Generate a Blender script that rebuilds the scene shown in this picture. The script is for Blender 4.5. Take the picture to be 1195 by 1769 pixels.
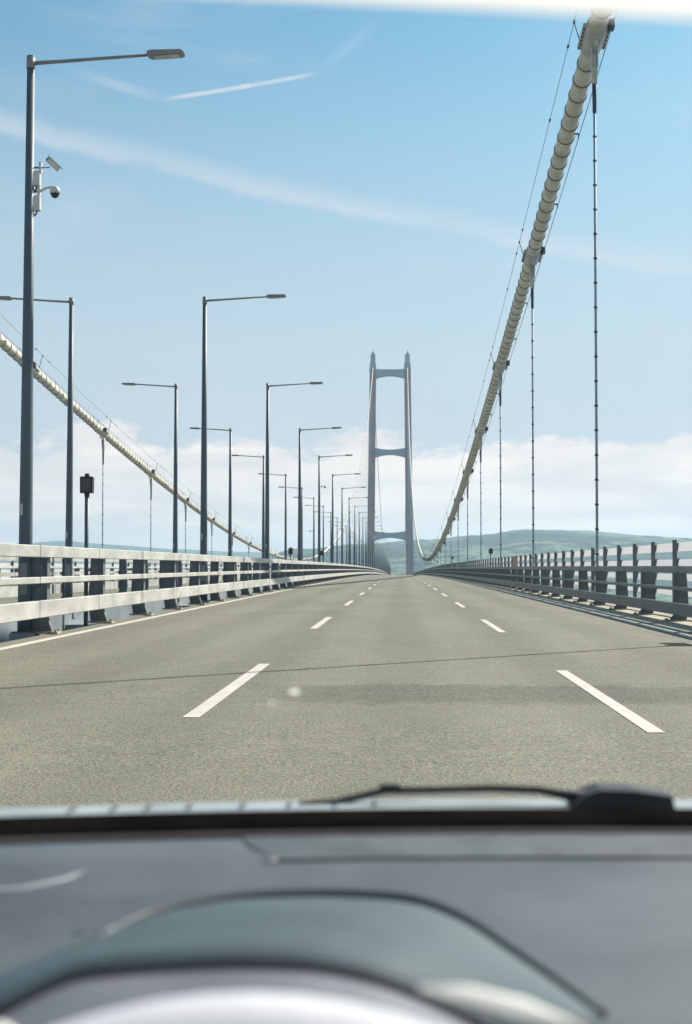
import bpy, math, random
from mathutils import Vector, Matrix
R = math.radians
random.seed(7)
S = bpy.context.scene
for _o in list(bpy.data.objects):
    bpy.data.objects.remove(_o)
COL = S.collection

# ------------------------------------------------------------------ camera
EYE = 1.3126
cam = bpy.data.cameras.new("camera")
cam.sensor_fit = 'VERTICAL'
cam.sensor_height = 36.0
cam.lens = 2500.0 / 1769.0 * 36.0
cam.clip_start, cam.clip_end = 0.02, 40000
cam.dof.use_dof = True
cam.dof.focus_distance = 16.0
cam.dof.aperture_fstop = 8.0
camo = bpy.data.objects.new("camera", cam)
COL.objects.link(camo)
camo.matrix_world = (Matrix.Translation((0, 0, EYE)) @ Matrix.Rotation(R(2.145), 4, 'Z')
                     @ Matrix.Rotation(R(90 + 2.432), 4, 'X') @ Matrix.Rotation(R(0.08), 4, 'Z'))
S.camera = camo

# ------------------------------------------------------------------ light
SUN_EL, SUN_AZ = R(38.2), R(45)          # azimuth measured from +Y (ahead) towards +X (right)
SUN = Vector((math.sin(SUN_AZ) * math.cos(SUN_EL), math.cos(SUN_AZ) * math.cos(SUN_EL), math.sin(SUN_EL)))
sl = bpy.data.lights.new("sun", 'SUN')
sl.energy = 4.2
sl.angle = R(0.53)
sl.color = (1.0, 0.94, 0.84)
so = bpy.data.objects.new("sun", sl)
so.rotation_euler = SUN.to_track_quat('Z', 'Y').to_euler()
so.location = (0, 0, 400)
COL.objects.link(so)
S.view_settings.view_transform = 'Standard'
S.view_settings.look = 'None'
S.view_settings.exposure = 0.85
S.view_settings.gamma = 1.0


class NT:
    """Small helper for node trees."""
    def __init__(s, tree):
        s.t = tree

    def n(s, typ, **kw):
        nd = s.t.nodes.new(typ)
        for k, v in kw.items():
            setattr(nd, k, v)
        return nd

    def put(s, sock, v):
        if hasattr(v, 'is_linked') and hasattr(v, 'node'):
            s.t.links.new(v, sock)
        else:
            sock.default_value = v

    def math(s, op, a, b=0.0, c=0.0, clamp=False):
        nd = s.n('ShaderNodeMath', operation=op)
        nd.use_clamp = clamp
        for i, v in enumerate((a, b, c)):
            s.put(nd.inputs[i], v)
        return nd.outputs[0]

    def smooth(s, v, a, b, lo=0.0, hi=1.0):
        nd = s.n('ShaderNodeMapRange', interpolation_type='SMOOTHSTEP')
        for i, x in enumerate((v, a, b, lo, hi)):
            s.put(nd.inputs[i], x)
        return nd.outputs[0]

    def mix(s, f, a, b, mode='MIX'):
        nd = s.n('ShaderNodeMix', data_type='RGBA', blend_type=mode)
        s.put(nd.inputs[0], f)
        s.put(nd.inputs[6], a)
        s.put(nd.inputs[7], b)
        return nd.outputs[2]

    def noise(s, vec, scale, detail=4, rough=0.55, dist=0.0, out=0):
        nd = s.n('ShaderNodeTexNoise')
        if vec is not None:
            s.put(nd.inputs['Vector'], vec)
        nd.inputs['Scale'].default_value = scale
        nd.inputs['Detail'].default_value = detail
        nd.inputs['Roughness'].default_value = rough
        nd.inputs['Distortion'].default_value = dist
        return nd.outputs[out]

    def xyz(s, x, y, z):
        nd = s.n('ShaderNodeCombineXYZ')
        for i, v in enumerate((x, y, z)):
            s.put(nd.inputs[i], v)
        return nd.outputs[0]

    def sep(s, v):
        nd = s.n('ShaderNodeSeparateXYZ')
        s.put(nd.inputs[0], v)
        return nd.outputs


# ------------------------------------------------------------------ sky
W = bpy.data.worlds.new("World")
S.world = W
W.use_nodes = True
t = NT(W.node_tree)
W.node_tree.nodes.clear()
wo = t.n('ShaderNodeOutputWorld')
bg = t.n('ShaderNodeBackground')
bg.inputs['Strength'].default_value = 0.1
t.t.links.new(bg.outputs[0], wo.inputs[0])
sky = t.n('ShaderNodeTexSky', sky_type='NISHITA')
sky.sun_disc = False
sky.sun_elevation = SUN_EL
sky.sun_rotation = SUN_AZ
sky.altitude = 0
sky.air_density = 1.0
sky.dust_density = 1.2
sky.ozone_density = 1.6
dirv = t.n('ShaderNodeTexCoord').outputs['Generated']
dx, dy, dz = t.sep(dirv)
az = t.math('ARCTAN2', dx, dy)
el = t.math('ARCSINE', dz)
# cumulus bank low over the horizon, ragged on top, streaky inside
bump = t.noise(t.xyz(t.math('MULTIPLY', az, 17.0), t.math('MULTIPLY', el, 34.0), 3.1), 1.0, 8, 0.62)
broad = t.noise(t.xyz(t.math('MULTIPLY', az, 7.0), 0.4, 4.0), 1.0, 2, 0.5)
top = t.math('ADD', 0.094, t.math('MULTIPLY', t.math('SUBTRACT', broad, 0.5), 0.03))
top = t.math('ADD', top, t.math('MULTIPLY', t.math('SUBTRACT', bump, 0.5), 0.085))
bank = t.smooth(t.math('SUBTRACT', top, el), -0.002, 0.008)
streak = t.noise(t.xyz(t.math('MULTIPLY', az, 7.0), t.math('MULTIPLY', el, 42.0), 1.7), 1.0, 6, 0.58, 0.5)
bank = t.math('MULTIPLY', bank, t.smooth(streak, 0.24, 0.44, 0.86, 1.0))
# torn small clouds above it
wisp = t.noise(t.xyz(t.math('MULTIPLY', az, 14.0), t.math('MULTIPLY', el, 40.0), 5.5), 1.0, 7, 0.62, 0.3)
wispm = t.math('MULTIPLY', t.smooth(wisp, 0.62, 0.80, 0.0, 0.6), t.smooth(el, 0.26, 0.10))
# one long streak of cirrus falling to the right
line = t.math('SUBTRACT', el, t.math('ADD', 0.240, t.math('MULTIPLY', az, -0.20)))
wob = t.noise(t.xyz(t.math('MULTIPLY', az, 12.0), t.math('MULTIPLY', el, 12.0), 2.2), 1.0, 5, 0.6)
line = t.math('ADD', line, t.math('MULTIPLY', t.math('SUBTRACT', wob, 0.5), 0.016))
ci = t.math('MULTIPLY', t.smooth(line, -0.006, 0.002), t.smooth(line, 0.019, 0.001))
ci = t.math('MULTIPLY', ci, t.smooth(wob, 0.2, 0.7, 0.22, 0.52))
ci2 = t.noise(t.xyz(t.math('MULTIPLY', az, 3.0), t.math('MULTIPLY', el, 9.0), 7.7), 1.0, 5, 0.6, 0.8)
ci2 = t.smooth(ci2, 0.42, 0.78, 0.0, 0.34)
veil = t.math('MAXIMUM', t.math('MAXIMUM', ci, ci2), wispm)
# bent bright streak high up: a windscreen reflection put into the sky colour
def reflection_streak(a0, e0, a1, e1, w, k_, soft):
    d_ = t.math('ABSOLUTE', t.math('SUBTRACT', el, t.math('ADD', e0 - a0 * (e1 - e0) / (a1 - a0), t.math('MULTIPLY', az, (e1 - e0) / (a1 - a0)))))
    m_ = t.math('MULTIPLY', t.smooth(d_, w, w * 0.2), t.math('MULTIPLY', t.smooth(az, a0 - soft, a0 + soft), t.smooth(az, a1 + soft, a1 - soft)))
    return t.math('MULTIPLY', m_, t.math('MULTIPLY', k_, t.smooth(wob, 0.25, 0.6, 0.6, 1.0)))
for args in ((-0.160, 0.3185, -0.063, 0.3357, 0.0022, 0.7, 0.014), (-0.112, 0.3270, -0.104, 0.3284, 0.0024, 1.0, 0.002),
             (-0.2207, 0.3305, -0.170, 0.3193, 0.005, 0.26, 0.022), (-0.052, 0.342, -0.02, 0.3647, 0.007, 0.16, 0.014)):
    veil = t.math('MAXIMUM', veil, reflection_streak(*args))
pale = t.smooth(el, 0.44, 0.07, 0.0, 0.96)
skyc = t.mix(1.0, sky.outputs[0], (0.35, 0.65, 0.67, 1), 'MULTIPLY')
c1 = t.mix(pale, skyc, (3.35, 3.80, 4.25, 1))
c2 = t.mix(veil, c1, (4.1, 4.35, 4.6, 1))
cloudc = t.mix(t.smooth(streak, 0.35, 0.7), (4.6, 4.45, 4.4, 1), (6.0, 5.5, 5.1, 1))
c3 = t.mix(bank, c2, cloudc)
t.t.links.new(c3, bg.inputs['Color'])

# ------------------------------------------------------------------ bridge geometry (metres; x across, y along)
RAD, MID = 59072.0, 339.5
G0 = MID / RAD
XR, XL, XC = 6.81, -25.47, -9.33
TOWER_Y = 1354.0
CLOW, CK = 3.673, 1.8567e-4


def dz_(y):
    return G0 * y - y * y / (2 * RAD)


def cz_(y):
    return dz_(MID) + CLOW + CK * (y - MID) ** 2


WATER = -72.0


# ------------------------------------------------------------------ materials
def mat(name, col, rough=0.6, metal=0.0, var=0.12, scale=3.0, bump=0.0, bscale=40.0, fleck=0.0, fscale=200.0,
        spec=0.5, coat=0.0, stretch=(1, 1, 1), tint=None):
    m = bpy.data.materials.new(name)
    m.use_nodes = True
    k = NT(m.node_tree)
    b = m.node_tree.nodes['Principled BSDF']
    co = k.n('ShaderNodeTexCoord').outputs['Object']
    if stretch != (1, 1, 1):
        mp = k.n('ShaderNodeMapping')
        mp.inputs['Scale'].default_value = stretch
        k.put(mp.inputs[0], co)
        co = mp.outputs[0]
    c = (*col, 1)
    n1 = k.noise(co, scale, 5, 0.6)
    lo = tuple(max(0, v * (1 - var * 1.6)) for v in col) + (1,)
    hi = tuple(min(1, v * (1 + var)) for v in (tint or col)) + (1,)
    cc = k.mix(k.smooth(n1, 0.3, 0.7), lo, hi)
    if fleck:
        n2 = k.noise(co, fscale, 2, 0.7)
        f2 = k.smooth(n2, 0.35, 0.65, 1 - fleck, 1 + fleck)
        cc = k.mix(1.0, cc, f2, 'MULTIPLY')
    k.put(b.inputs['Base Color'], cc)
    k.put(b.inputs['Roughness'], k.smooth(n1, 0.2, 0.8, max(0.03, rough - 0.08), min(1, rough + 0.08)))
    b.inputs['Metallic'].default_value = metal
    b.inputs['Specular IOR Level'].default_value = spec
    b.inputs['Coat Weight'].default_value = coat
    if bump:
        bp = k.n('ShaderNodeBump')
        bp.inputs['Strength'].default_value = 0.6
        bp.inputs['Distance'].default_value = bump
        k.put(bp.inputs['Height'], k.noise(co, bscale, 3, 0.6))
        k.put(b.inputs['Normal'], bp.outputs[0])
    return m


M = {}
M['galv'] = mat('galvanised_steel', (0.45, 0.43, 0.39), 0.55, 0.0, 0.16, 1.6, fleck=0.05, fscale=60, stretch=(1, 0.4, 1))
M['galv_dark'] = mat('weathered_steel_post', (0.115, 0.13, 0.135), 0.6, 0.0, 0.2, 2.5, fleck=0.06, fscale=50)
M['green_steel'] = mat('dark_painted_rail', (0.085, 0.118, 0.125), 0.45, 0.0, 0.18, 1.3, fleck=0.08, fscale=50, stretch=(1, 0.4, 1))  # steel darkened to carry the shade on the right barrier's road side
M['foot'] = mat('stained_base_plate', (0.46, 0.37, 0.24), 0.8, 0.0, 0.3, 9)
M['lamp'] = mat('lamp_post_paint', (0.085, 0.115, 0.135), 0.5, 0.0, 0.10, 1.0)
M['lamp_arm'] = mat('lamp_arm_metal', (0.23, 0.235, 0.22), 0.5, 0.0, 0.1, 2)
M['lens'] = mat('lamp_glass_cover', (0.5, 0.5, 0.46), 0.25, 0, 0.05, 5)
M['cable'] = mat('cream_cable_paint', (0.66, 0.61, 0.50), 0.6, 0, 0.14, 0.8, fleck=0.06, fscale=9)
M['ring'] = mat('cable_wrap_band', (0.21, 0.195, 0.15), 0.7, 0, 0.2, 3)
M['band'] = mat('cable_band_steel', (0.50, 0.50, 0.45), 0.55, 0, 0.14, 2)
M['rope'] = mat('hanger_rope', (0.26, 0.35, 0.39), 0.55, 0.0, 0.12, 2)
M['collar'] = mat('rope_collar', (0.07, 0.09, 0.10), 0.6, 0, 0.1, 4)
M['socket'] = mat('socket_steel', (0.05, 0.06, 0.07), 0.5, 0.2, 0.1, 4)
M['wire'] = mat('thin_wire_rope', (0.13, 0.15, 0.16), 0.6, 0, 0.1, 1)
M['tower'] = mat('dusty_red_tower_paint', (0.37, 0.225, 0.215), 0.65, 0, 0.10, 0.06, tint=(0.39, 0.25, 0.24))
M['beam'] = mat('grey_tower_paint', (0.37, 0.46, 0.47), 0.65, 0, 0.08, 0.06)
M['deck'] = mat('deck_steel', (0.22, 0.24, 0.25), 0.6, 0, 0.15, 0.3)
M['walk'] = mat('walkway_surface', (0.34, 0.32, 0.27), 0.85, 0, 0.2, 1.5, fleck=0.15, fscale=40)
M['strip'] = mat('sandy_verge', (0.42, 0.37, 0.27), 0.9, 0, 0.2, 1.6, fleck=0.18, fscale=30)
M['gutter'] = mat('bitumen_joint', (0.10, 0.112, 0.10), 0.7, 0, 0.2, 1.5, fleck=0.1, fscale=60, stretch=(1, 0.2, 1))  # road-edge grey with the barrier rails' shadow put into the colour
M['box'] = mat('black_box_paint', (0.025, 0.028, 0.032), 0.5, 0, 0.1, 5)
M['orange'] = mat('orange_cabinet_paint', (0.42, 0.27, 0.20), 0.5, 0, 0.1, 3)
M['white_plastic'] = mat('white_camera_housing', (0.55, 0.55, 0.53), 0.45, 0, 0.05, 4)
M['smoked'] = mat('smoked_dome', (0.03, 0.03, 0.035), 0.15, 0, 0.05, 4)
M['concrete'] = mat('pier_concrete', (0.40, 0.39, 0.36), 0.85, 0, 0.15, 0.1)
# car
M['carpaint'] = mat('silver_car_paint', (0.50, 0.53, 0.56), 0.3, 0.3, 0.03, 3, coat=0.5)
M['rubber'] = mat('black_rubber', (0.012, 0.012, 0.013), 0.55, 0, 0.2, 30)
M['frit'] = mat('black_frit', (0.008, 0.0075, 0.007), 0.9, 0, 0.2, 20, spec=0.0)
M['dash'] = mat('grained_dashboard', (0.068, 0.080, 0.094), 0.6, 0, 0.14, 9, bump=0.0004, bscale=900, fleck=0.16, fscale=700)
M['dash_front'] = mat('pale_dusty_dash_panel', (0.074, 0.084, 0.095), 0.7, 0, 0.25, 22, bump=0.0004, bscale=900, fleck=0.2, fscale=600)
M['dash_teal'] = mat('binnacle_plastic', (0.045, 0.072, 0.086), 0.7, 0, 0.12, 18, bump=0.0003, bscale=900, fleck=0.12, fscale=700)
M['trim'] = mat('dark_trim', (0.022, 0.026, 0.034), 0.6, 0, 0.1, 20)
M['seam'] = mat('dash_seam', (0.012, 0.013, 0.016), 0.7, 0, 0.1, 20)
M['brown_trim'] = mat('brown_dash_edge', (0.09, 0.065, 0.055), 0.5, 0, 0.1, 20)
M['wheel'] = mat('pale_wheel_leather', (0.62, 0.60, 0.63), 0.35, 0, 0.05, 20, coat=0.3)
M['stalk'] = mat('satin_stalk', (0.72, 0.70, 0.66), 0.6, 0.0, 0.05, 20)
M['panel'] = mat('instrument_panel', (0.13, 0.135, 0.16), 0.65, 0, 0.1, 10)
M['chrome'] = mat('satin_vent_edge', (0.34, 0.34, 0.34), 0.6, 0.0, 0.05, 10)  # pale grey for the highlight and reflection strips and the seam's end
M['cowl'] = mat('pale_cowl_plastic', (0.30, 0.33, 0.34), 0.6, 0, 0.1, 20)
M['tyre'] = mat('tyre_rubber', (0.02, 0.02, 0.02), 0.8, 0, 0.1, 10)


def translucent(name, col, k_=0.6):
    m = bpy.data.materials.new(name)
    m.use_nodes = True
    k = NT(m.node_tree)
    m.node_tree.nodes.clear()
    out = k.n('ShaderNodeOutputMaterial')
    a, b, mx = k.n('ShaderNodeBsdfDiffuse'), k.n('ShaderNodeBsdfTranslucent'), k.n('ShaderNodeMixShader')
    co = k.n('ShaderNodeTexCoord').outputs['Object']
    c = k.mix(k.noise(co, 60, 3), (*[v * 0.94 for v in col], 1), (*col, 1))
    k.put(a.inputs[0], c)
    k.put(b.inputs[0], c)
    mx.inputs[0].default_value = k_
    k.put(mx.inputs[1], a.outputs[0])
    k.put(mx.inputs[2], b.outputs[0])
    k.put(out.inputs[0], mx.outputs[0])
    return m


M['visor'] = translucent('white_visor_cloth', (0.97, 0.95, 0.94), 0.8)
M['smudge'] = translucent('dried_splash', (0.8, 0.78, 0.74), 0.8)
M['louvre'] = translucent('milky_wind_panel', (0.92, 0.89, 0.88), 0.7)

g = bpy.data.materials.new('clear_glass')
g.use_nodes = True
k = NT(g.node_tree)
g.node_tree.nodes.clear()
tb = k.n('ShaderNodeBsdfTransparent')
tb.inputs[0].default_value = (0.97, 0.98, 0.98, 1)
k.put(k.n('ShaderNodeOutputMaterial').inputs[0], tb.outputs[0])
M['glass'] = g


def asphalt():
    m = bpy.data.materials.new('worn_asphalt')
    m.use_nodes = True
    k = NT(m.node_tree)
    b = m.node_tree.nodes['Principled BSDF']
    co = k.n('ShaderNodeTexCoord').outputs['Object']
    x, y, z = k.sep(co)
    n_big = k.noise(k.xyz(x, k.math('MULTIPLY', y, 0.25), 0.0), 0.35, 4, 0.55)
    n_mid = k.noise(co, 2.3, 5, 0.65)
    n_fine = k.noise(co, 42, 4, 0.8)
    n_stone = k.n('ShaderNodeTexVoronoi')
    n_stone.inputs['Scale'].default_value = 70
    k.put(n_stone.inputs['Vector'], co)
    c = k.mix(k.smooth(n_big, 0.3, 0.7), (0.186, 0.171, 0.126, 1), (0.222, 0.205, 0.153, 1))
    c = k.mix(1.0, c, k.smooth(n_mid, 0.3, 0.72, 0.93, 1.06), 'MULTIPLY')
    c = k.mix(1.0, c, k.smooth(n_fine, 0.37, 0.63, 0.48, 1.52), 'MULTIPLY')
    # bitumen wear: faint lengthwise wheel tracks, and one darker relaid patch across two lanes
    tr = k.math('ABSOLUTE', k.math('SINE', k.math('MULTIPLY', k.math('ADD', x, 0.9), math.pi / 1.91)))
    c = k.mix(1.0, c, k.smooth(tr, 0.45, 1.0, 1.03, 0.90), 'MULTIPLY')
    yy = k.math('ADD', y, k.math('MULTIPLY', k.math('SUBTRACT', n_mid, 0.5), 1.6))
    p = k.math('MULTIPLY', k.smooth(yy, 13.6, 14.3), k.smooth(yy, 16.4, 15.6))
    p = k.math('MULTIPLY', p, k.smooth(x, -1.9, -0.6))
    c = k.mix(1.0, c, k.smooth(p, 0.0, 1.0, 1.0, 0.70), 'MULTIPLY')
    # transverse paving joint
    j = k.math('ABSOLUTE', k.math('SUBTRACT', y, 47.4))
    c = k.mix(1.0, c, k.smooth(j, 0.05, 0.16, 0.80, 1.0), 'MULTIPLY')
    k.put(b.inputs['Base Color'], c)
    b.inputs['Roughness'].default_value = 0.85
    b.inputs['Specular IOR Level'].default_value = 0.25
    bp = k.n('ShaderNodeBump')
    bp.inputs['Strength'].default_value = 0.7
    bp.inputs['Distance'].default_value = 0.006
    k.put(bp.inputs['Height'], k.math('ADD', n_fine, n_stone.outputs[0]))
    k.put(b.inputs['Normal'], bp.outputs[0])
    return m


M['asphalt'] = asphalt()


def paint_mat():
    m = bpy.data.materials.new('worn_road_paint')
    m.use_nodes = True
    k = NT(m.node_tree)
    b = m.node_tree.nodes['Principled BSDF']
    co = k.n('ShaderNodeTexCoord').outputs['Object']
    w1 = k.noise(co, 3.0, 5, 0.7)
    w2 = k.noise(co, 38, 4, 0.8)
    c = k.mix(k.smooth(w1, 0.3, 0.7), (0.52, 0.465, 0.405, 1), (0.60, 0.54, 0.475, 1))
    chip = k.smooth(k.math('ADD', w2, k.math('MULTIPLY', w1, 0.35)), 0.80, 0.92)
    c = k.mix(chip, c, (0.26, 0.24, 0.19, 1))
    k.put(b.inputs['Base Color'], c)
    b.inputs['Roughness'].default_value = 0.75
    return m


M['paint'] = paint_mat()



def hill_mat(name, a, b_, c_, sc):
    m = bpy.data.materials.new(name)
    m.use_nodes = True
    k = NT(m.node_tree)
    b = m.node_tree.nodes['Principled BSDF']
    co = k.n('ShaderNodeTexCoord').outputs['Object']
    n1 = k.noise(co, sc, 6, 0.62, 0.6)
    n2 = k.noise(co, sc * 6, 5, 0.65)
    n3 = k.noise(co, sc * 30, 3, 0.7)
    c = k.mix(k.smooth(n1, 0.42, 0.56), (*a, 1), (*b_, 1))
    c = k.mix(k.smooth(n2, 0.46, 0.54), c, (*c_, 1))
    c = k.mix(1.0, c, k.smooth(n3, 0.35, 0.65, 0.5, 1.5), 'MULTIPLY')
    k.put(b.inputs['Base Color'], c)
    b.inputs['Roughness'].default_value = 0.95
    b.inputs['Specular IOR Level'].default_value = 0.1
    return m


M['hill'] = hill_mat('field_and_scrub', (0.045, 0.078, 0.058), (0.15, 0.19, 0.125), (0.026, 0.052, 0.042), 0.0022)
M['farhill'] = hill_mat('distant_scrub', (0.06, 0.09, 0.05), (0.11, 0.13, 0.07), (0.05, 0.08, 0.05), 0.002)


def water_mat():
    m = bpy.data.materials.new('strait_water')
    m.use_nodes = True
    k = NT(m.node_tree)
    b = m.node_tree.nodes['Principled BSDF']
    co = k.n('ShaderNodeTexCoord').outputs['Object']
    n = k.noise(co, 0.004, 4, 0.6)
    k.put(b.inputs['Base Color'], k.mix(n, (0.03, 0.08, 0.12, 1), (0.05, 0.11, 0.14, 1)))
    b.inputs['Roughness'].default_value = 0.22
    bp = k.n('ShaderNodeBump')
    bp.inputs['Distance'].default_value = 0.5
    bp.inputs['Strength'].default_value = 0.5
    k.put(bp.inputs['Height'], k.noise(co, 0.25, 5, 0.6))
    k.put(b.inputs['Normal'], bp.outputs[0])
    return m


M['water'] = water_mat()


# ------------------------------------------------------------------ mesh building
class MB:
    def __init__(s):
        s.v, s.f, s.m, s.mats, s.sm = [], [], [], [], []

    def mi(s, m):
        if m not in s.mats:
            s.mats.append(m)
        return s.mats.index(m)

    def add(s, vs, fs, m, smooth=False):
        o = len(s.v)
        i = s.mi(m)
        s.v += [tuple(p) for p in vs]
        for f in fs:
            s.f.append(tuple(o + a for a in f))
            s.m.append(i)
            s.sm.append(smooth)

    def box(s, a, b, m, mx=None):
        (x0, y0, z0), (x1, y1, z1) = a, b
        vs = [(x0, y0, z0), (x1, y0, z0), (x1, y1, z0), (x0, y1, z0), (x0, y0, z1), (x1, y0, z1), (x1, y1, z1), (x0, y1, z1)]
        if mx is not None:
            vs = [mx @ Vector(p) for p in vs]
        s.add(vs, [(0, 3, 2, 1), (4, 5, 6, 7), (0, 1, 5, 4), (1, 2, 6, 5), (2, 3, 7, 6), (3, 0, 4, 7)], m)

    def extrude(s, prof, y0, y1, m, base=0.0):
        """polygon in the x-z plane given a thickness along y"""
        n = len(prof)
        vs = [(x, y0, z + base) for x, z in prof] + [(x, y1, z + base) for x, z in prof]
        fs = [tuple(range(n)), tuple(range(2 * n - 1, n - 1, -1))]
        fs += [((i + 1) % n, i, n + i, n + (i + 1) % n) for i in range(n)]
        s.add(vs, fs, m)

    def sweep(s, prof, ys, m, zf=dz_, closed=True, smooth=False, xf=None):
        """profile in x-z carried along y following the deck"""
        n = len(prof)
        vs = []
        for y in ys:
            z0 = zf(y)
            vs += [(x, y, z + z0) for x, z in prof]
        fs = []
        for j in range(len(ys) - 1):
            for i in range(n if closed else n - 1):
                a, b = j * n + i, j * n + (i + 1) % n
                fs.append((a, a + n, b + n, b))
        if closed:
            fs.append(tuple(range(n)))
            fs.append(tuple((len(ys) - 1) * n + i for i in range(n - 1, -1, -1)))
        s.add(vs, fs, m, smooth)

    def tube(s, pts, rad, m, seg=8, cap=True, smooth=True, mseq=None):
        pts = [Vector(p) for p in pts]
        rad = rad if isinstance(rad, (list, tuple)) else [rad] * len(pts)
        vs, fs = [], []
        up0 = Vector((0, 0, 1))
        for i, p in enumerate(pts):
            d = (pts[min(i + 1, len(pts) - 1)] - pts[max(i - 1, 0)])
            if d.length < 1e-9:
                d = Vector((0, 0, 1))
            d.normalize()
            u = up0 if abs(d.z) < 0.97 else Vector((0, 1, 0))
            a = d.cross(u).normalized()
            b = a.cross(d).normalized()
            for q in range(seg):
                t_ = 2 * math.pi * q / seg
                vs.append(p + (a * math.cos(t_) + b * math.sin(t_)) * rad[i])
        o = len(s.v)
        s.v += [tuple(p) for p in vs]
        for i in range(len(pts) - 1):
            mm = s.mi(m if mseq is None else mseq[i])
            for q in range(seg):
                a_, b_ = i * seg + q, i * seg + (q + 1) % seg
                s.f.append((o + a_, o + b_, o + b_ + seg, o + a_ + seg))
                s.m.append(mm)
                s.sm.append(smooth)
        if cap:
            for base, rev in ((0, True), ((len(pts) - 1) * seg, False)):
                f = [o + base + q for q in range(seg)]
                s.f.append(tuple(f[::-1] if rev else f))
                s.m.append(s.mi(m))
                s.sm.append(False)

    def grid(s, rows, m, smooth=True):
        n = len(rows[0])
        vs = [p for r in rows for p in r]
        fs = [(j * n + i, j * n + i + 1, (j + 1) * n + i + 1, (j + 1) * n + i) for j in range(len(rows) - 1) for i in range(n - 1)]
        s.add(vs, fs, m, smooth)

    def mesh(s, name):
        me = bpy.data.meshes.new(name)
        me.from_pydata(s.v, [], s.f)
        for m in s.mats:
            me.materials.append(m)
        me.polygons.foreach_set('material_index', s.m)
        me.polygons.foreach_set('use_smooth', s.sm)
        me.update()
        return me

    def build(s, name, parent=None, loc=(0, 0, 0)):
        o = bpy.data.objects.new(name, s.mesh(name))
        o.location = loc
        COL.objects.link(o)
        if parent:
            o.parent = parent
        return o


def tag(o, label=None, cat=None, group=None, kind=None):
    for k_, v_ in (('label', label), ('category', cat), ('group', group), ('kind', kind)):
        if v_:
            o[k_] = v_
    return o


def empty(name, label, cat, loc=(0, 0, 0), group=None, rz=0.0):
    o = bpy.data.objects.new(name, None)
    o.empty_display_size = 0.3
    o.location = loc
    o.rotation_euler = (0, 0, rz)
    COL.objects.link(o)
    return tag(o, label, cat, group)


def link_mesh(name, me, parent, loc=(0, 0, 0), rot=(0, 0, 0)):
    o = bpy.data.objects.new(name, me)
    o.location = loc
    o.rotation_euler = rot
    COL.objects.link(o)
    o.parent = parent
    return o


def copy_tree(o, loc=None, parent=None):
    c = o.copy()
    COL.objects.link(c)
    c.parent = parent
    if loc is not None:
        c.location = loc
    for ch in list(o.children):
        copy_tree(ch, None, c)
    return c


ONES = "first second third fourth fifth sixth seventh eighth ninth tenth eleventh twelfth thirteenth fourteenth fifteenth sixteenth seventeenth eighteenth nineteenth".split()
TENS = {20: 'twent', 30: 'thirt', 40: 'fort', 50: 'fift', 60: 'sixt', 70: 'sevent'}


def ordinal(n):
    if n < 20:
        return ONES[n - 1]
    a, b = n // 10 * 10, n % 10
    return TENS[a] + ('ieth' if b == 0 else 'y-' + ONES[b - 1])


def frange(a, b, st):
    n = max(1, int(round((b - a) / st)))
    return [a + (b - a) * i / n for i in range(n + 1)]


def struct(mb, name):
    return tag(mb.build(name), kind='structure')


# ------------------------------------------------------------------ setting: water, land
mb = MB()
mb.grid([[(x, y, WATER) for x in frange(-5600, 5600, 700)] for y in frange(-380, 9600, 500)], M['water'], False)
struct(mb, 'water')

from mathutils import noise as mnoise


def interp(tab, x):
    if x <= tab[0][0]:
        return tab[0][1]
    for (a, b), (c, d) in zip(tab, tab[1:]):
        if x <= c:
            u = (x - a) / (c - a)
            u = u * u * (3 - 2 * u)
            return b + (d - b) * u
    return tab[-1][1]


# ridge heights above the eye as seen slope (height / distance) against bearing (x / distance)
RIDGE = [(-0.16, 0.004), (-0.10, 0.010), (-0.07, 0.0165), (-0.03, 0.0205), (0.02, 0.0238), (0.055, 0.0265), (0.09, 0.0300), (0.125, 0.0292),
         (0.165, 0.0262), (0.205, 0.0245), (0.30, 0.022), (0.5, 0.02)]
rows = []
for y in frange(1750, 5600, 55):
    row = []
    for i in range(150):
        b = -0.22 + 0.66 * i / 149
        x = b * y
        ridge = interp(RIDGE, b) * 5000 + EYE
        u = min(1.0, max(0.0, (y - 1800) / 3200))
        prof = 0.10 * min(1, u * 6) + 0.90 * (u * u * (3 - 2 * u)) ** 1.15
        if y > 5000:
            prof *= 1 - ((y - 5000) / 600) ** 2 * 0.7
        nz = mnoise.fractal(Vector((x * 0.0016, y * 0.0016, 1.3)), 0.9, 2.1, 5)
        z = WATER - 3 + (ridge - WATER) * prof + nz * 14 * min(1, u * 3) * (0.35 if 4700 < y < 5200 else 1)
        z += mnoise.noise(Vector((x * 0.02, y * 0.02, 0))) * 3.0 + mnoise.fractal(Vector((x * 0.05, y * 0.05, 4)), 0.8, 2.1, 3) * 3.0
        row.append((x, y, z))
    rows.append(row)
mb = MB()
mb.grid(rows, M['hill'])
struct(mb, 'hills')
FAR = [(-0.40, 0.0235), (-0.30, 0.021), (-0.255, 0.0205), (-0.235, 0.0222), (-0.21, 0.0205), (-0.15, 0.0175), (-0.11, 0.0150), (-0.06, 0.010), (0.0, 0.008)]
rows = []
for y in frange(7600, 9300, 100):
    row = []
    for i in range(110):
        b = -0.5 + 0.52 * i / 109
        x = b * y
        ridge = interp(FAR, b) * 8600
        u = (y - 7600) / 1000
        prof = u * u * (3 - 2 * u) if u < 1 else 1 - (u - 1) ** 2 * 0.5
        nz = mnoise.fractal(Vector((x * 0.0012, y * 0.0012, 5.3)), 0.9, 2.1, 5)
        row.append((x, y, WATER - 2 + (ridge - WATER) * prof + nz * 18 * min(1, max(0, u))))
    rows.append(row)
mb = MB()
mb.grid(rows, M['farhill'])
struct(mb, 'distant_hills')

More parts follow.
